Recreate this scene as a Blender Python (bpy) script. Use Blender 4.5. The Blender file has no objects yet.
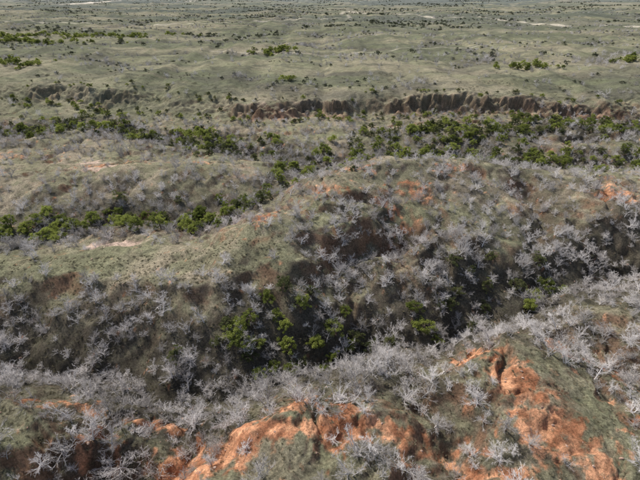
import bpy, math, random
import numpy as np
random.seed(7); rng=np.random.default_rng(7)
scene=bpy.context.scene

# ------------------------------------------------------------ noise helpers
def _h(ix,iy,seed):
    n=(ix.astype(np.int64)*374761393+iy.astype(np.int64)*668265263+seed*1442695041)&0xffffffff
    n=((n^(n>>13))*1274126177)&0xffffffff
    n=n^(n>>16)
    return (n&0xffff)/65535.0
def gnoise(x,y,seed=0):
    ix=np.floor(x); iy=np.floor(y); fx=x-ix; fy=y-iy
    u=fx*fx*fx*(fx*(fx*6-15)+10); v=fy*fy*fy*(fy*(fy*6-15)+10)
    def g(dx,dy):
        a=_h(ix+dx,iy+dy,seed)*2*np.pi
        return np.cos(a)*(fx-dx)+np.sin(a)*(fy-dy)
    return ((g(0,0)*(1-u)+g(1,0)*u)*(1-v)+(g(0,1)*(1-u)+g(1,1)*u)*v)*1.5
def fbm(x,y,o=4,seed=0,gain=.5):
    s=0;a=1
    for i in range(o):
        s=s+a*gnoise(x*2**i+17.3*i,y*2**i-9.1*i,seed+i*7); a*=gain
    return s
def ridged(x,y,o=3,seed=0):
    s=0;a=1;t=0
    for i in range(o):
        s=s+a*(1-np.abs(gnoise(x*2**i+7.7*i,y*2**i+3.1*i,seed+i*5))*2); t+=a; a*=.5
    return s/t
def sstep(a,b,x):
    t=np.clip((x-a)/(b-a),0,1); return t*t*(3-2*t)
def pdist(x,y,P):
    best=np.full(np.shape(x),1e9)
    for (ax,ay),(bx,by) in zip(P[:-1],P[1:]):
        dx,dy=bx-ax,by-ay
        t=np.clip(((x-ax)*dx+(y-ay)*dy)/(dx*dx+dy*dy),0,1)
        best=np.minimum(best,np.hypot(x-ax-t*dx,y-ay-t*dy))
    return best
def gs(x,y,cx,cy,sx,sy): return np.exp(-((x-cx)/sx)**2-((y-cy)/sy)**2)

# ------------------------------------------------------------ terrain layout (metres)
GM=[(-150,70),(-90,67),(-66,66),(-44,64),(-26,59),(-16,63),(-3,68),(11,71),(25,76),(42,84),(58,89),(84,100),(130,112)]
GB=[(-26,59),(-27,52),(-20,46),(-24,42),(-33,39),(-44,33)]
GC=[(11,72),(16,64),(14,55),(20,46),(17,36)]
GD=[(4,70),(8,84),(4,92),(16,98),(24,108)]
GE=[(58,90),(62,104),(72,118),(70,134)]
GF=[(42,85),(48,72),(60,62),(66,50)]
VM=[(-220,116),(-95,112),(-58,124),(-28,124),(-17,138),(-8,158),(4,178),(38,194),(70,196),(96,188),(135,178),(260,176)]
VL=[(-330,235),(-170,226),(-122,240),(-70,216),(-28,196),(4,178)]
VR=[(70,196),(100,214),(150,222),(260,235)]
RIDGE=[(-14,98),(-3,112),(8,130),(26,142),(50,146)]
def cliff_y(x,y):
    return np.interp(x,[-500,-185,-110,-80,-46,17,40,60,130,150,175,400],[290,284,276,266,254,252,262,259,256,246,250,262])+10*fbm(x/38,x*0+3.3,2,91)+2.0*fbm(x/8,y/9,2,97)+1.2*fbm(x/2.6,y/2.6,3,98)
def cliff_w(x,y):
    w=np.interp(x,[-260,-190,-180,-120,-105,-60,-48,14,24,38,46,80,90,98,120,130,134,140,168,185],[16,16,4,4,18,18,1.2,1.2,10,8,1.6,1.6,6,1.6,1.6,9,1.4,1.4,6,16])
    return w+4*sstep(.18,.45,fbm(x/13,x*0+2.2,2,191))
def fieldsum(L,x,y):
    s=np.zeros(np.shape(x))
    for cx,cy,sx,sy,a in L: s=np.maximum(s,a*gs(x,y,cx,cy,sx,sy))
    return s
def height(x,y):
    x=np.asarray(x,float); y=np.asarray(y,float)
    w1=fbm(x/24,y/24,3,1); w2=fbm(x/24,y/24,3,2)
    wx=x+5*w1+1.2*fbm(x/6,y/6,2,5); wy=y+5*w2+1.2*fbm(x/6,y/6,2,6)
    near=1-sstep(235,300,y)
    z=1.6*fbm(x/70,y/70,3,11)+.7*fbm(x/16,y/16,3,12)
    z=z-5.0*sstep(140,185,y)*near
    yc=cliff_y(x,y); w=cliff_w(x,y)
    up=sstep(0,1,(y-yc)/w*.5+.5)
    z=z+up*(6.8+2.2*fbm(x/19,x*0+1.7,2,99))-.6*sstep(0,35,y-yc)
    z=z+1.1*fbm(x/5,y/5,3,14)*np.exp(-((y-yc+3)/8)**2)
    z=z+2.2*np.exp(-((y-yc+3.0)/3.5)**2)*(w<6)*(y<yc+2)*np.clip(.35+1.4*fbm(x/6,y/6,2,15),0,2)
    z=z+3.5*sstep(-1,1,(y-(212+3*fbm(x/14,x*0,2,8)))/1.6)*sstep(108,118,x)*(1-sstep(150,162,x))*(1-sstep(225,243,y))
    dr=pdist(wx,wy,RIDGE); z=z+8.0*np.exp(-(dr/19)**2)
    z=z+3.0*gs(x,y,-60,150,55,16)+2.5*gs(x,y,100,140,28,20)
    z=z+3.0*gs(x,y,36,50,9,15)+1.0*gs(x,y,-8,42,14,8)+1.0*gs(x,y,-48,47,12,8)
    def carve(P,d,w,p=1.15):
        dd=pdist(wx,wy,P); return d*np.clip(1-dd/w,0,1)**p
    c=carve(GM,13.5,18,1.05)
    for g in (carve(GB,8.5,7.5),carve(GC,5,8),carve(GD,7,9),carve(GE,6.5,12),carve(GF,5,10)): c=np.maximum(c,g)
    c2=carve(VM,5,24); c2=np.maximum(c2,carve(VL,4,22)); c2=np.maximum(c2,carve(VR,3,16))
    z=z-np.maximum(c,c2)
    bad=near*(.35+.65*sstep(-.2,.4,fbm(x/45,y/45,2,33)))*(1-.7*gs(x,y,-45,95,40,12))
    r=ridged(wx/17,wy/17,3,21); z=z-3.2*bad*np.clip(r-.45,0,1)*1.6
    rf=np.clip(fieldsum(RED,x,y),0,1)
    r2=ridged(wx/5.5,wy/5.5,3,23); z=z-(1.1*bad+1.5*rf)*np.clip(r2-.4,0,1)
    r3=ridged(wx/1.9,wy/1.9,2,24); z=z-.4*(.3*bad+rf)*np.clip(r3-.3,0,1)
    z=z+.14*fbm(x/1.3,y/1.3,2,40)*near
    far=sstep(290,700,y)
    z=z+far*(5*fbm(x/330,y/240,3,51)-1.5)+sstep(300,420,y)*(.9*fbm(x/90,y/70,3,52)-2.4*np.clip(ridged(x/160,y/110,2,53)-.62,0,1)*3)
    z=z+sstep(1000,3000,y)*(13*fbm(x/1700,y/1100,3,54)-6)
    return z

RED=[(-15,41,10,4.5,1.05),(-22,38,7,4.5,1.05),(-7,44,6,3,1.05),(2,44,8,3.6,1.05),(-3,50,4,3,.85),(30,61,3.2,5,1.05),(33,52,4,6,1.1),(37,44,5,6,1.1),(42,37,5,5,1),(48,64,4,4,.85),
 (12,43,4,3,.9),(-15,103,2.5,6,.7),(-43,51,6,2.4,.85),(-54,51,6,2,.75),(-30,48,4,2,.85),(10,138,9,5,.64),(30,127,8,5,.62),(22,116,5,5,.55),(45,140,7,4,.5),
 (-85,160,12,4,.65),(97,128,8,6,.75),(104,118,6,6,.72),(-48,163,9,5,.5),(22,40,4,4,.7),(55,58,4,4,.6),(-36,44,4,3,.6),(78,92,5,3,.5),
 (-140,186,18,6,.45),(-62,44,6,3,.65),(4,120,6,5,.55),(52,45,3,4,.5),(28,36,5,4,.7)]
PALE=[(-57,104,9,4,.85),(-80,153,12,4,.75),(-95,170,12,4,.55),(30,160,6,3,.3),(-30,150,7,3,.35),(120,160,10,3,.4)]
def redmask(x,y):
    wx=x+3*fbm(x/7,y/7,3,61); wy=y+3*fbm(x/7,y/7,3,62)
    m=fieldsum(RED,wx,wy)
    return sstep(.36,.70,m+.5*fbm(x/2.4,y/2.4,4,63,.6)), m
def density(x,y):
    near=1-sstep(240,262,y)
    d=.38+0*x
    dg=pdist(x,y,GM)
    dm=np.minimum(dg,np.minimum(pdist(x,y,GD),np.minimum(pdist(x,y,GE),pdist(x,y,GF))))
    d=d+.85*np.exp(-(dm/14)**2)
    d=d+.35*np.exp(-(np.minimum(pdist(x,y,GB),pdist(x,y,GC))/8)**2)
    d=d+.55*gs(x,y,66,100,34,22)+.55*gs(x,y,38,122,22,24)+.4*gs(x,y,70,130,40,25)+.7*gs(x,y,-58,136,32,11)
    d=d+.4*gs(x,y,66,62,14,14)+.4*gs(x,y,-58,74,40,9)+.35*gs(x,y,5,44,40,12)
    dv=np.minimum(pdist(x,y,VM),np.minimum(pdist(x,y,VL),pdist(x,y,VR)))
    d=d+.7*np.exp(-(dv/18)**2)+.45*gs(x,y,60,212,130,22)+.3*gs(x,y,-110,205,70,14)
    d=d-.8*gs(x,y,-45,92,38,8)-.9*gs(x,y,44,49,6,9)-.5*gs(x,y,-110,158,40,14)-.35*gs(x,y,-5,112,11,18)-.3*gs(x,y,-30,150,20,12)
    d=d-.6*np.exp(-(pdist(x,y,[(-18,66),(-3,70),(11,72),(26,77)])/3.5)**2)
    rm,_=redmask(x,y); d=d-.42*rm
    d=d*near
    f=(1-near)*(.02+.6*gs(x,y,170,400,190,40)*sstep(-.2,.3,fbm(x/50,y/22,3,75))+.5*sstep(.78,.93,ridged(x/160,y/110,2,53)))
    d=d+f
    d=d*(.80+1.25*fbm(x/11,y/11,3,71))
    return np.clip(d,0,1)

# ------------------------------------------------------------ terrain mesh (one sheet to the horizon)
ys=[-40.0]
while ys[-1]<30: ys.append(ys[-1]+.8)
while ys[-1]<22000:
    y0=ys[-1]; st=max(.32,.0055*y0)
    if 236<y0<294: st=.42
    ys.append(y0+st)
ys=np.array(ys); nc=840
tt=np.linspace(-1,1,nc)
Y,T=np.meshgrid(ys,tt,indexing='ij'); X=T*(76+.93*np.maximum(Y,0))
Z=height(X,Y)
nr=len(ys)
co=np.stack([X,Y,Z],-1).reshape(-1,3).astype(np.float32)
idx=np.arange(nr*nc).reshape(nr,nc)
q=np.stack([idx[:-1,:-1],idx[:-1,1:],idx[1:,1:],idx[1:,:-1]],-1).reshape(-1,4).astype(np.int32)
def np_mesh(name,co,faces_flat,loop_start,smooth=True):
    me=bpy.data.meshes.new(name)
    me.vertices.add(len(co)); me.vertices.foreach_set('co',co.ravel())
    me.loops.add(len(faces_flat)); me.loops.foreach_set('vertex_index',faces_flat)
    me.polygons.add(len(loop_start)); me.polygons.foreach_set('loop_start',loop_start)
    me.update(calc_edges=True)
    me.polygons.foreach_set('use_smooth',np.full(len(loop_start),smooth))
    return me
me=np_mesh('terrain',co,q.ravel(),np.arange(0,len(q)*4,4,dtype=np.int32))
# colours
def mix(a,b,t): return a*(1-t[...,None])+b*t[...,None]
C=lambda *v: np.array(v)
gx=np.gradient(Z,axis=1)/np.gradient(X,axis=1); gy=np.gradient(Z,axis=0)/np.gradient(Y,axis=0)
slope=np.hypot(gx,gy)
near=1-sstep(240,275,Y)
olive=C(.180,.170,.110); tan=C(.260,.218,.160); green=C(.150,.156,.090); dark=C(.066,.059,.047); red=C(.47,.200,.105); pale=C(.52,.385,.31); brown=C(.13,.090,.067)
n1=fbm(X/20,Y/20,4,81); n2=fbm(X/6,Y/6,4,82); n3=fbm(X/90,Y/60,4,83); n4=fbm(X/2.2,Y/2.2,3,80)
col=np.broadcast_to(olive,X.shape+(3,)).copy()
col=mix(col,tan,sstep(-.3,.6,n1+.5*n2+.45*n4)*.8)
col=mix(col,green,sstep(.0,.6,n3-.2*n1)*.5)
col=mix(col,green*1.1,gs(X,Y,46,48,9,12)*.5)
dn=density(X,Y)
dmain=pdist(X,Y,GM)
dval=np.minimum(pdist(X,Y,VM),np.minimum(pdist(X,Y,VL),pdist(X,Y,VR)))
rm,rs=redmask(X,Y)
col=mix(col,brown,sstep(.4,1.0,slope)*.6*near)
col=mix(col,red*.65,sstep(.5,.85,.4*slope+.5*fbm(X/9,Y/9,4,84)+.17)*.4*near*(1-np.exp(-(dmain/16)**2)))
col=mix(col,dark,np.clip(sstep(.35,1.0,dn)*.5+.9*np.exp(-(dmain/13)**2)+.45*np.exp(-(dval/11)**2),0,.93)*near)  # dark soil and litter; ravine slope shade is painted in as well
rcol=mix(red*.62+0*col,C(.58,.30,.17)+0*col,sstep(-.6,.7,n2+.8*n4))
col=mix(col,rcol,rm*.93)
pm=sstep(.3,.6,fieldsum(PALE,X+2*n2,Y+2*n1)+.25*n2+.15*n4); col=mix(col,pale,pm*.8)
yc=cliff_y(X,Y); cw=cliff_w(X,Y)
cl=np.exp(-((Y-yc)/4.0)**2)*sstep(.5,1.2,slope)
strata=.5+.5*np.sin(Z*4.2+3*fbm(X/12,Y/12,2,88)); streak=fbm(X/2.1,Z/1.5,4,89,.65)
ccol=mix(C(.085,.052,.038)+0*col,C(.30,.18,.125)+0*col,np.clip(strata*.35+streak*.8,0,1))
col=mix(col,ccol,cl*.95)
capl=np.exp(-((Y-yc-cw*.6-1.0)/1.3)**2)*(cw<6)*sstep(-.2,.4,n2)
col=mix(col,C(.42,.31,.24),capl*.5)
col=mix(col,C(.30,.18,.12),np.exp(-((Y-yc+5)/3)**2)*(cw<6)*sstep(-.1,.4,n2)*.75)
# far plain tints
pl=fbm(X/170,Y/80,5,85,.6); pf=fbm(X/28,Y/16,5,285,.65)
farv=(1-near)
col=mix(col,C(.165,.166,.105),farv*.55)
col=mix(col,C(.105,.115,.070),farv*sstep(-.1,.35,pl)*.8)
col=mix(col,C(.235,.205,.148),farv*sstep(.15,.65,-pl)*.5)
col=mix(col,C(.095,.095,.070),farv*sstep(.0,.4,pf+.4*pl)*.65*(1-sstep(1200,2400,Y)))
col=mix(col,C(.085,.08,.065),farv*sstep(.6,.9,ridged(X/160,Y/110,2,53))*.65)
bands=fbm(X/700,Y/220,6,86,.65)
col=mix(col,C(.080,.090,.072),sstep(450,1200,Y)*sstep(-.1,.2,bands)*.85)
col=mix(col,C(.205,.230,.250),sstep(600,5000,Y)*.75)  # bluish aerial haze painted into the land colour by distance
def track(P,w,a,c):
    global col
    d=pdist(X+ .006*Y*fbm(X/90,Y/90,2,87),Y,P); col=mix(col,c,np.exp(-(d/w)**2)*a)
dirt=C(.50,.45,.36)
track([(60,1260),(180,1120),(330,960),(420,800),(500,720),(600,640),(760,560)],5,.85,dirt)
track([(-1000,1900),(-900,2050),(-800,2350),(-680,2350),(-560,2500),(-420,2500)],17,.95,C(.60,.54,.45))
track([(-700,930),(-420,800),(-190,840),(-60,900),(60,980),(60,1260)],4,.5,dirt)
track([(1400,5200),(1250,3900),(1180,3500),(1240,3200)],32,.9,C(.70,.69,.65))
track([(-110,470),(-30,440),(60,455),(160,480)],1.4,.5,dirt)
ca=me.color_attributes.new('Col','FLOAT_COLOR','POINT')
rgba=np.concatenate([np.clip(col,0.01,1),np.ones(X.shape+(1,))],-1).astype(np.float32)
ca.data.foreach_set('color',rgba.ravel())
terrain=bpy.data.objects.new('terrain',me); scene.collection.objects.link(terrain)

# ------------------------------------------------------------ materials
def new_mat(name):
    m=bpy.data.materials.new(name); m.use_nodes=True
    nt=m.node_tree; b=nt.nodes['Principled BSDF']; b.inputs['Roughness'].default_value=.9
    b.inputs['Specular IOR Level'].default_value=.15
    return m,nt,b
def ground_mat():
    m,nt,b=new_mat('prairie_soil'); N=nt.nodes; L=nt.links
    at=N.new('ShaderNodeAttribute'); at.attribute_name='Col'
    tc=N.new('ShaderNodeTexCoord')
    def noise(s,d=6,r=.65):
        n=N.new('ShaderNodeTexNoise'); n.inputs['Scale'].default_value=s; n.inputs['Detail'].default_value=d; n.inputs['Roughness'].default_value=r
        L.new(tc.outputs['Object'],n.inputs['Vector']); return n
    def mr(src,a,b_,c,d):
        r=N.new('ShaderNodeMapRange'); r.inputs[1].default_value=a; r.inputs[2].default_value=b_; r.inputs[3].default_value=c; r.inputs[4].default_value=d
        L.new(src,r.inputs[0]); return r.outputs[0]
    def mul(a,b_):
        r=N.new('ShaderNodeMath'); r.operation='MULTIPLY'; L.new(a,r.inputs[0]); L.new(b_,r.inputs[1]); return r.outputs[0]
    na=noise(2.4,8,.88); nb=noise(.3,9,.82); nd=noise(.03,9,.75)
    f=mul(mr(na.outputs[0],.35,.65,.42,1.62),mul(mr(nb.outputs[0],.34,.66,.60,1.42),mr(nd.outputs[0],.32,.68,.76,1.26)))
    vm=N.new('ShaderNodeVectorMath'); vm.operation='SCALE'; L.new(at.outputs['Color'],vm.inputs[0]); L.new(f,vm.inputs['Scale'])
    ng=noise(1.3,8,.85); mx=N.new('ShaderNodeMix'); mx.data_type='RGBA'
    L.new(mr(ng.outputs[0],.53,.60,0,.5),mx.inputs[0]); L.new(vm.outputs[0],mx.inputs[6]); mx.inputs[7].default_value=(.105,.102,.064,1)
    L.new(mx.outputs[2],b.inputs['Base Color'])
    bp=N.new('ShaderNodeBump'); bp.inputs['Strength'].default_value=.8; bp.inputs['Distance'].default_value=.3
    L.new(na.outputs[0],bp.inputs['Height']); L.new(bp.outputs[0],b.inputs['Normal'])
    b.inputs['Roughness'].default_value=1; b.inputs['Specular IOR Level'].default_value=.03
    return m
me.materials.append(ground_mat())
def veg_mat(name,c1,c2,scale=.6,var=.9,transl=0):
    m,nt,b=new_mat(name); N=nt.nodes; L=nt.links
    oi=N.new('ShaderNodeObjectInfo'); tc=N.new('ShaderNodeTexCoord')
    n=N.new('ShaderNodeTexNoise'); n.inputs['Scale'].default_value=scale; n.inputs['Detail'].default_value=4; L.new(tc.outputs['Object'],n.inputs['Vector'])
    ad=N.new('ShaderNodeMath'); ad.operation='MULTIPLY_ADD'; ad.inputs[1].default_value=var; ad.inputs[2].default_value=-var/2
    L.new(oi.outputs['Random'],ad.inputs[0])
    a2=N.new('ShaderNodeMath'); a2.operation='ADD'; a2.use_clamp=True; L.new(ad.outputs[0],a2.inputs[0]); L.new(n.outputs[0],a2.inputs[1])
    mx=N.new('ShaderNodeMix'); mx.data_type='RGBA'; mx.inputs[6].default_value=(*c1,1); mx.inputs[7].default_value=(*c2,1)
    L.new(a2.outputs[0],mx.inputs[0]); L.new(mx.outputs[2],b.inputs['Base Color'])
    if transl:
        t=N.new('ShaderNodeBsdfTranslucent'); L.new(mx.outputs[2],t.inputs[0]); ms=N.new('ShaderNodeMixShader'); ms.inputs[0].default_value=transl
        L.new(b.outputs[0],ms.inputs[1]); L.new(t.outputs[0],ms.inputs[2]); L.new(ms.outputs[0],N['Material Output'].inputs[0])
    return m
M_dead=veg_mat('weathered_dead_wood',(.34,.315,.29),(.74,.70,.67),.5,1.1)
M_bark=veg_mat('bark',(.09,.07,.055),(.16,.13,.10),1)
M_leaf=veg_mat('spring_leaf',(.125,.155,.036),(.36,.40,.10),.5,transl=.45)
M_dark=veg_mat('juniper_foliage',(.070,.085,.035),(.19,.20,.08),.6,1.0,transl=.35)
M_sage=veg_mat('scrub_foliage',(.19,.18,.12),(.34,.31,.23),.9,transl=.35)
M_fsc=veg_mat('far_scrub_foliage',(.075,.085,.05),(.15,.16,.10),.9,transl=.3)
M_grass=veg_mat('dry_grass',(.24,.22,.14),(.44,.40,.28),.9,transl=.4)
M_rock=veg_mat('sandstone',(.24,.15,.11),(.44,.32,.25),1.2)

# ------------------------------------------------------------ plant meshes
class MB:
    def __init__(s): s.v=[];s.f=[];s.m=[]
    def prism(s,a,b,ra,rb,mat=0,n=3):
        a=np.array(a,float);b=np.array(b,float);d=b-a;l=np.linalg.norm(d)
        if l<1e-5:return
        d/=l; u=np.cross(d,[.3,.9,.2] if abs(d[2])>.8 else [0,0,1]); u/=np.linalg.norm(u); w=np.cross(d,u)
        k=len(s.v); ph=random.random()*6
        for i in range(n):
            t=ph+i*2*math.pi/n; o=u*math.cos(t)+w*math.sin(t); s.v.append(a+o*ra)
        if rb<=0:
            s.v.append(b)
            for i in range(n): s.f.append((k+i,k+(i+1)%n,k+n)); s.m.append(mat)
        else:
            for i in range(n):
                t=ph+i*2*math.pi/n; o=u*math.cos(t)+w*math.sin(t); s.v.append(b+o*rb)
            for i in range(n): s.f.append((k+i,k+(i+1)%n,k+n+(i+1)%n,k+n+i)); s.m.append(mat)
    def leaf(s,p,sz,mat=0,up=.4):
        d=np.array([random.gauss(0,1),random.gauss(0,1),random.gauss(0,1)]); d/=np.linalg.norm(d)
        e=np.array([random.gauss(0,1),random.gauss(0,1),random.gauss(0,1)]); e-=d*e.dot(d); e/=np.linalg.norm(e)
        k=len(s.v); p=np.array(p)
        s.v+= [p-d*sz, p+e*sz*.6, p+d*sz, p-e*sz*.6]; s.f.append((k,k+1,k+2,k+3)); s.m.append(mat)
    def mesh(s,name,mats):
        me=bpy.data.meshes.new(name); me.from_pydata([tuple(v) for v in s.v],[],s.f)
        for m in mats: me.materials.append(m)
        me.polygons.foreach_set('material_index',s.m); me.update(); return me
def rv(a=1.0): return np.array([random.gauss(0,a),random.gauss(0,a),random.gauss(0,a)])
def dead_tree(name,H=3.4,W=2.5,np_=24,sec=9,ter=5,stems=3):
    mb=MB()
    for st in range(stems):
        ang=random.random()*6.28; lean=random.uniform(.15,.6) if stems>1 else random.uniform(0,.15)
        p=np.array([random.gauss(0,.12),random.gauss(0,.12),-.4]); d=np.array([math.cos(ang)*lean,math.sin(ang)*lean,1.0]); pts=[p]; n=5
        h=H*random.uniform(.7,1)
        for i in range(n):
            d=d+rv(.13); d[2]=max(d[2],.6); dd=d/np.linalg.norm(d); p=p+dd*(h+.4)/n; pts.append(p)
        r0=.12/math.sqrt(stems)*1.3
        for i in range(n): mb.prism(pts[i],pts[i+1],r0*(1-i/n*.85),r0*(1-(i+1)/n*.85),0,5)
        for k in range(np_//stems):
            t=random.uniform(.1,.98); f=t*n; i=min(int(f),n-1); q=pts[i]+(pts[i+1]-pts[i])*(f-i)
            a=random.random()*6.28; el=random.uniform(-.05,.6)+t*.4
            L=W*random.uniform(.4,1.15)*(1.08-.62*t)
            bd=np.array([math.cos(a)*math.cos(el),math.sin(a)*math.cos(el),math.sin(el)]); bp=[q]; c=q
            for j in range(3):
                bd=bd+rv(.17)+np.array([0,0,.07]); bd/=np.linalg.norm(bd); c=c+bd*L/3; bp.append(c)
            rb=.034*(1.1-.5*t)
            for j in range(3): mb.prism(bp[j],bp[j+1],rb*(1-j*.28),rb*(1-(j+1)*.28),0,3)
            for s_ in range(sec):
                f2=random.uniform(.4,3)*.999; j=min(int(f2),2); e=bp[j]+(bp[j+1]-bp[j])*(f2-j)
                sd=bd+rv(.6); sd[2]+=.12; sd/=np.linalg.norm(sd); l2=L*random.uniform(.2,.45); e2=e+sd*l2
                mb.prism(e,e2,.013,.006,0,3)
                for t_ in range(ter):
                    g=e+(e2-e)*random.uniform(.3,1); td=sd+rv(.6); td/=np.linalg.norm(td)
                    mb.prism(g,g+td*l2*random.uniform(.35,.8),.009,0,0,3)
    return mb.mesh(name,[M_dead])
def leafy(name,H=6,W=2.6,clumps=34,per=75,sz=.16,mat=None,shape='round'):
    mb=MB(); trunks=random.choice([1,2,2,3]); tops=[]
    for st in range(trunks):
        a=random.random()*6.28; p=np.array([0,0,-.5]); d=np.array([math.cos(a)*.25,math.sin(a)*.25,1]); n=4
        for i in range(n):
            d=d+rv(.1); dd=d/np.linalg.norm(d); p2=p+dd*(H*.75+.5)/n; mb.prism(p,p2,.17*(1-i/n*.8),.17*(1-(i+1)/n*.8),0,6); p=p2; tops.append(p)
    k=[random.random()*6.28 for _ in range(4)]
    for c in range(clumps):
        a=random.random()*6.28
        if shape=='cone':
            t=random.random()**1.3; r=W*(1-t)**.6*random.uniform(.4,1)*(1+.18*math.sin(2*a+k[0])); z=H*(.08+.85*t); rad=.42*W*(1-.5*t)
        else:
            el=random.uniform(-.8,1.57); rr=random.uniform(.5,1.1)*(1+.25*math.sin(2*a+k[0])+.2*math.sin(5*a+k[1]+3*el))
            r=W*math.cos(el)*rr; z=H*.5+H*.42*math.sin(el)*rr*random.uniform(.8,1.1); rad=W*random.uniform(.14,.32)
        cc=np.array([math.cos(a)*r,math.sin(a)*r,max(z,.4)])
        b=min(tops,key=lambda q:np.linalg.norm(q-cc)); mb.prism(b,cc,.045,.012,0,3)
        for _ in range(per):
            o=rv(1); o/=np.linalg.norm(o); o*=rad*random.random()**.45; o[2]*=.75
            mb.leaf(cc+o,sz*random.uniform(.6,1.3),1)
    return mb.mesh(name,[M_bark,mat])
def tuft(name,n=60,H=.2,W=.34,mat=None):
    mb=MB()
    for i in range(n):
        a=random.random()*6.28; r=W*random.random()**.6; p=np.array([math.cos(a)*r*.6,math.sin(a)*r*.6,-.05]); q=np.array([math.cos(a)*r*1.4,math.sin(a)*r*1.4,H*random.uniform(.5,1)])
        mb.prism(p,q,.022,0,0,3)
    return mb.mesh(name,[mat])
def bush(name,n=380,H=.6,W=.75,mat=None):
    mb=MB()
    for i in range(14):
        a=random.random()*6.28; q=np.array([math.cos(a)*W*random.uniform(.3,.9),math.sin(a)*W*random.uniform(.3,.9),H*random.uniform(.3,.8)]); mb.prism([0,0,-.1],q,.02,.006,0,3)
        for _ in range(n//14): mb.leaf(q+rv(.2)*np.array([1,1,.6]),.05*random.uniform(.6,1.4),1)
    return mb.mesh(name,[mat,mat])
def rock(name):
    import bmesh
    bm=bmesh.new(); bmesh.ops.create_icosphere(bm,subdivisions=2,radius=.5)
    s=[random.uniform(.6,1.3),random.uniform(.6,1.1),random.uniform(.4,.8)]
    for v in bm.verts:
        k=1+random.uniform(-.14,.14)
        v.co=[v.co[i]*s[i]*k for i in range(3)]
    me=bpy.data.meshes.new(name); bm.to_mesh(me); bm.free(); me.materials.append(M_rock); return me

dead=[dead_tree('dead_juniper_%d'%i,H=random.uniform(2.6,4.2),W=random.uniform(1.9,2.7),np_=random.choice([24,30,34]),sec=10,stems=random.choice([1,2,3,4])) for i in range(11)]
leafm=[leafy('cottonwood_%d'%i,H=random.uniform(4.0,6.0),W=random.uniform(2.0,3.1),clumps=42,mat=M_leaf) for i in range(7)]
darkm=[leafy('juniper_%d'%i,H=random.uniform(3.2,4.6),W=random.uniform(1.9,2.5),clumps=42,per=80,sz=.12,mat=M_dark) for i in range(5)]
fscm=[leafy('far_shrub_%d'%i,H=random.uniform(1.6,2.4),W=random.uniform(1.8,2.6),clumps=26,per=45,sz=.16,mat=M_fsc) for i in range(4)]
tuftm=[tuft('grass_%d'%i,mat=M_grass) for i in range(4)]
bushm=[bush('scrub_%d'%i,mat=M_sage) for i in range(4)]
rockm=[rock('rock_%d'%i) for i in range(5)]

def src_coll(name,meshes):
    c=bpy.data.collections.new(name)
    for m in meshes:
        o=bpy.data.objects.new(m.name+'_form',m); c.objects.link(o)
    return c
K_dead=src_coll('dead_juniper_forms',dead); K_leaf=src_coll('cottonwood_forms',leafm); K_dark=src_coll('juniper_forms',darkm)
K_tuft=src_coll('grass_forms',tuftm); K_bush=src_coll('scrub_forms',bushm); K_rock=src_coll('rock_forms',rockm); K_fsc=src_coll('far_shrub_forms',fscm)
def scatter(name,coll,xy,scale,tilt=.08,sink=0.0):
    n=len(xy); 
    if n==0: return
    print(name,n)
    z=height(xy[:,0],xy[:,1])-sink
    me=bpy.data.meshes.new(name); me.vertices.add(n); me.vertices.foreach_set('co',np.column_stack([xy,z]).astype(np.float32).ravel())
    r=np.column_stack([rng.normal(0,tilt,n),rng.normal(0,tilt,n),rng.uniform(0,6.283,n)]).astype(np.float32)
    s=np.column_stack([scale*rng.uniform(.88,1.12,n),scale*rng.uniform(.88,1.12,n),scale*rng.uniform(.8,1.15,n)]).astype(np.float32)
    a=me.attributes.new('rot','FLOAT_VECTOR','POINT'); a.data.foreach_set('vector',r.ravel())
    a=me.attributes.new('scl','FLOAT_VECTOR','POINT'); a.data.foreach_set('vector',s.ravel())
    a=me.attributes.new('idx','INT','POINT'); a.data.foreach_set('value',rng.integers(0,len(coll.objects),n).astype(np.int32))
    o=bpy.data.objects.new(name,me); scene.collection.objects.link(o)
    g=bpy.data.node_groups.new(name+'_gn','GeometryNodeTree')
    g.interface.new_socket('Geometry',in_out='INPUT',socket_type='NodeSocketGeometry'); g.interface.new_socket('Geometry',in_out='OUTPUT',socket_type='NodeSocketGeometry')
    gi=g.nodes.new('NodeGroupInput'); go=g.nodes.new('NodeGroupOutput')
    mp=g.nodes.new('GeometryNodeMeshToPoints'); ip=g.nodes.new('GeometryNodeInstanceOnPoints'); ci=g.nodes.new('GeometryNodeCollectionInfo')
    ci.inputs['Collection'].default_value=coll; ci.inputs['Separate Children'].default_value=True; ci.inputs['Reset Children'].default_value=True
    def na(nm,t):
        k=g.nodes.new('GeometryNodeInputNamedAttribute'); k.data_type=t; k.inputs['Name'].default_value=nm; return k.outputs['Attribute']
    g.links.new(gi.outputs[0],mp.inputs[0]); g.links.new(mp.outputs[0],ip.inputs['Points']); g.links.new(ci.outputs[0],ip.inputs['Instance'])
    ip.inputs['Pick Instance'].default_value=True
    g.links.new(na('idx','INT'),ip.inputs['Instance Index']); g.links.new(na('rot','FLOAT_VECTOR'),ip.inputs['Rotation']); g.links.new(na('scl','FLOAT_VECTOR'),ip.inputs['Scale'])
    g.links.new(ip.outputs[0],go.inputs[0])
    md=o.modifiers.new('instances','NODES'); md.node_group=g
    return o
def place(name,meshes,xy,scale,sink=0.0):
    z=height(xy[:,0],xy[:,1])-sink
    for i in range(len(xy)):
        o=bpy.data.objects.new(name,random.choice(meshes)); o.location=(xy[i,0],xy[i,1],z[i]); o.rotation_euler=(random.gauss(0,.07),random.gauss(0,.07),random.random()*6.28)
        s=scale[i]; o.scale=(s*random.uniform(.9,1.1),s*random.uniform(.9,1.1),s*random.uniform(.85,1.1)); scene.collection.objects.link(o)
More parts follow.
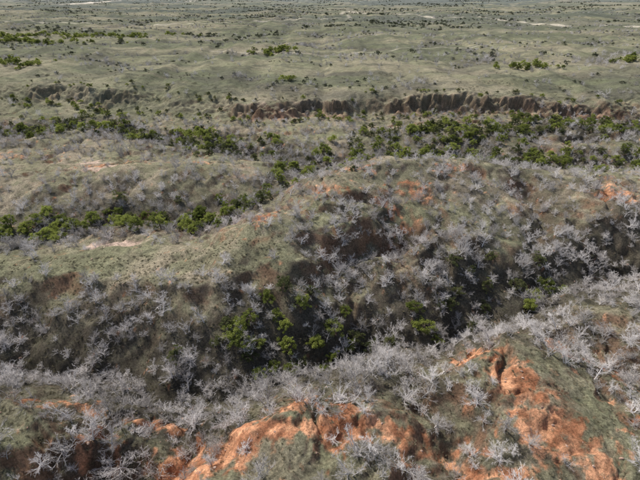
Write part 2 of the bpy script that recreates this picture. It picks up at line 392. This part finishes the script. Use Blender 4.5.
def jgrid(x0,x1,y0,y1,c):
    gx_,gy_=np.meshgrid(np.arange(x0,x1,c),np.arange(y0,y1,c)); p=np.column_stack([gx_.ravel(),gy_.ravel()]).astype(float)
    p+=rng.uniform(-.5*c,.5*c,p.shape); return p[np.abs(p[:,0])<70+.9*np.maximum(p[:,1],0)]
# dead trees
p=np.vstack([jgrid(-120,120,12,62,2.6),jgrid(-120,120,62,110,2.3)]); p=p[rng.random(len(p))<density(p[:,0],p[:,1])*.95]
s=.38+.76*rng.random(len(p))**1.15+.14*(p[:,1]<62)
fm=(p[:,1]<48)&(np.abs(p[:,0])<46)&(s>.9)&(p[:,1]>30)
place('dead_juniper_tree',dead,p[fm],s[fm]); scatter('dead_juniper_thicket',K_dead,p[~fm],s[~fm])
p2=jgrid(-320,320,110,262,2.9); p2=p2[rng.random(len(p2))<density(p2[:,0],p2[:,1])*.9]; scatter('dead_juniper_woodland',K_dead,p2,rng.uniform(.35,1.05,len(p2)))
p3=jgrid(-800,800,262,800,5.0); p3=p3[rng.random(len(p3))<density(p3[:,0],p3[:,1])]; scatter('dead_scrub_on_prairie',K_dead,p3,rng.uniform(.5,1.2,len(p3)))
# green trees
def along(P,n,spread):
    P=np.array(P,float); L=np.hypot(*np.diff(P,axis=0).T); cs=np.r_[0,np.cumsum(L)]; t=rng.uniform(0,cs[-1],n)
    return np.column_stack([np.interp(t,cs,P[:,0]),np.interp(t,cs,P[:,1])])+rng.normal(0,spread,(n,2))
A=np.array([(-16,73),(-14,69),(-10,75),(-7,70),(-4,77),(-1,72),(3,75),(6,80),(-12,78),(-6,66),(0,69),(-17,68),(-10,66),(-13,64),(3,70),(-18,71),(-8,73),(1,66),(7,74),(25,79),(28,77),(23,82),(57,92),(61,95),(65,93),(54,88)],float)
place('cottonwood_tree',leafm,A,rng.uniform(.45,.9,len(A)))
Bk=np.array([(36,90),(40,94),(33,86),(38,82),(46,98),(52,93),(-2,80),(9,76),(-8,80),(43,88),(-30,66),(30,84),(60,99),(12,74),(5,66),(-20,72),(17,76),(-15,66),(-4,68),(10,70),(-22,68),(35,95),(44,92)],float)
place('juniper_tree',darkm,Bk,rng.uniform(.5,.9,len(Bk)))
E=along([(-100,112),(-58,122),(-28,123),(-17,138),(-8,154)],85,4.0)
place('cottonwood_tree',leafm,E,rng.uniform(.35,.95,len(E)))
G=np.vstack([along([(-8,158),(4,178),(38,194),(70,196),(96,190),(135,184),(200,180)],220,8),along([(-250,228),(-170,226),(-122,240),(-70,218),(-28,200)],170,8),along([(20,216),(90,224),(160,232)],100,8)])
scatter('cottonwood_grove',K_leaf,G,rng.uniform(.35,1.0,len(G)))
G2=np.vstack([along([(-8,158),(4,178),(38,194),(70,196),(96,188),(135,180),(240,178)],140,10),along([(-280,232),(-170,226),(-122,240),(-70,216),(-28,196)],210,9),along([(-60,124),(-28,124),(-17,138)],22,5),along([(20,217),(90,222),(160,230)],90,8)])
scatter('juniper_grove',K_dark,G2,rng.uniform(.35,1.05,len(G2)))
cx=rng.uniform(-200,185,240); cyy=cliff_y(cx,cx*0+255)+np.where(rng.random(240)<.7,rng.normal(-12,3.5,240),rng.normal(6,2,240)); cp=np.column_stack([cx,cyy])
scatter('scarp_foot_scrub',K_dark,cp[:120],rng.uniform(.25,.7,120)); scatter('scarp_green_scrub',K_leaf,cp[120:],rng.uniform(.25,.65,120))
def blob(n,cx,cy,sx,sy): return np.column_stack([rng.normal(cx,sx,n),rng.normal(cy,sy,n)])
F=np.vstack([blob(130,-390,600,55,12),blob(80,-290,650,40,10),blob(100,-340,540,55,8),blob(26,-238,372,9,5),blob(24,-42,450,12,6),blob(5,-20,300,3,3),blob(26,158,352,11,5),blob(20,262,382,8,5)])
scatter('distant_trees',K_leaf,F,rng.uniform(.5,1.2,len(F)))
F2=np.column_stack([rng.uniform(-2500,2500,90000),rng.uniform(420,2800,90000)]); F2=F2[np.abs(F2[:,0])<120+.85*F2[:,1]]
k=fbm(F2[:,0]/300,F2[:,1]/90,5,86,.6); F2=F2[(k>.46)][:10000]
scatter('distant_scrub',K_fsc,F2,rng.uniform(.5,1.6,len(F2)))
F3=np.column_stack([rng.uniform(-1300,1300,60000),rng.uniform(270,1400,60000)]); F3=F3[np.abs(F3[:,0])<120+.85*F3[:,1]]
k=fbm(F3[:,0]/120,F3[:,1]/45,5,186,.65)+.8*sstep(.72,.9,ridged(F3[:,0]/160,F3[:,1]/110,2,53)); F3=F3[(k>.42)][:10000]
h3=rng.random(len(F3))<.35
scatter('distant_bare_scrub',K_dead,F3[~h3],rng.uniform(.4,1.1,(~h3).sum())); scatter('distant_low_scrub',K_fsc,F3[h3],rng.uniform(.3,.9,h3.sum()))
# low scrub, grass, rocks
p=jgrid(-120,120,10,130,1.25); rm,_=redmask(p[:,0],p[:,1]); p=p[rng.random(len(p))<np.clip(.04+.6*fbm(p[:,0]/4,p[:,1]/4,3,95),0,.5)*(1-.75*rm)]; scatter('low_scrub',K_bush,p,.3+.65*rng.random(len(p))**2,.15)
p=jgrid(-90,90,14,95,.7); rm,_=redmask(p[:,0],p[:,1]); p=p[rng.random(len(p))<np.clip(.35+.9*fbm(p[:,0]/3,p[:,1]/3,3,195),0,.9)*(1-.85*rm)]; scatter('grass_tufts',K_tuft,p,rng.uniform(.4,1.2,len(p)),.15)
p=jgrid(-320,320,130,330,2.6); p=p[rng.random(len(p))<np.clip(.1+.8*fbm(p[:,0]/14,p[:,1]/14,4,96),0,.8)]; scatter('prairie_scrub',K_bush,p,.4+1.0*rng.random(len(p))**2,.15)
p=jgrid(-90,90,14,110,1.1); rm,_=redmask(p[:,0],p[:,1]); p=p[rng.random(len(p))<.02+.28*rm]; scatter('scattered_rocks',K_rock,p,.1+.5*rng.random(len(p))**2,.5)

# ------------------------------------------------------------ light
w=bpy.data.worlds.new('World'); scene.world=w; w.use_nodes=True; nt=w.node_tree
sky=nt.nodes.new('ShaderNodeTexSky'); sky.sky_type='NISHITA'; sky.sun_disc=False
az=math.radians(-48); el=math.radians(52)   # azimuth measured from +Y toward +X
sky.sun_elevation=el; sky.sun_rotation=az; sky.dust_density=3.0
bg=nt.nodes['Background']; bg.inputs[1].default_value=.15; nt.links.new(sky.outputs[0],bg.inputs[0])
sl=bpy.data.lights.new('sun','SUN'); sl.energy=4.7; sl.angle=math.radians(.5); sl.color=(1,.955,.89)
so=bpy.data.objects.new('sun',sl); scene.collection.objects.link(so)
from mathutils import Vector
d=Vector((math.sin(az)*math.cos(el),math.cos(az)*math.cos(el),math.sin(el)))
so.rotation_euler=d.to_track_quat('Z','Y').to_euler(); so.location=(0,0,200)
cam=bpy.data.cameras.new('camera'); co_=bpy.data.objects.new('camera',cam); scene.collection.objects.link(co_)
co_.location=(0,0,60); co_.rotation_euler=(math.radians(59.6),0,0); cam.sensor_width=36; cam.lens=36*432/640; cam.clip_end=60000; cam.clip_start=.5
scene.camera=co_
scene.view_settings.view_transform='Standard'; scene.view_settings.look='None'; scene.view_settings.exposure=0
print('verts',nr*nc)
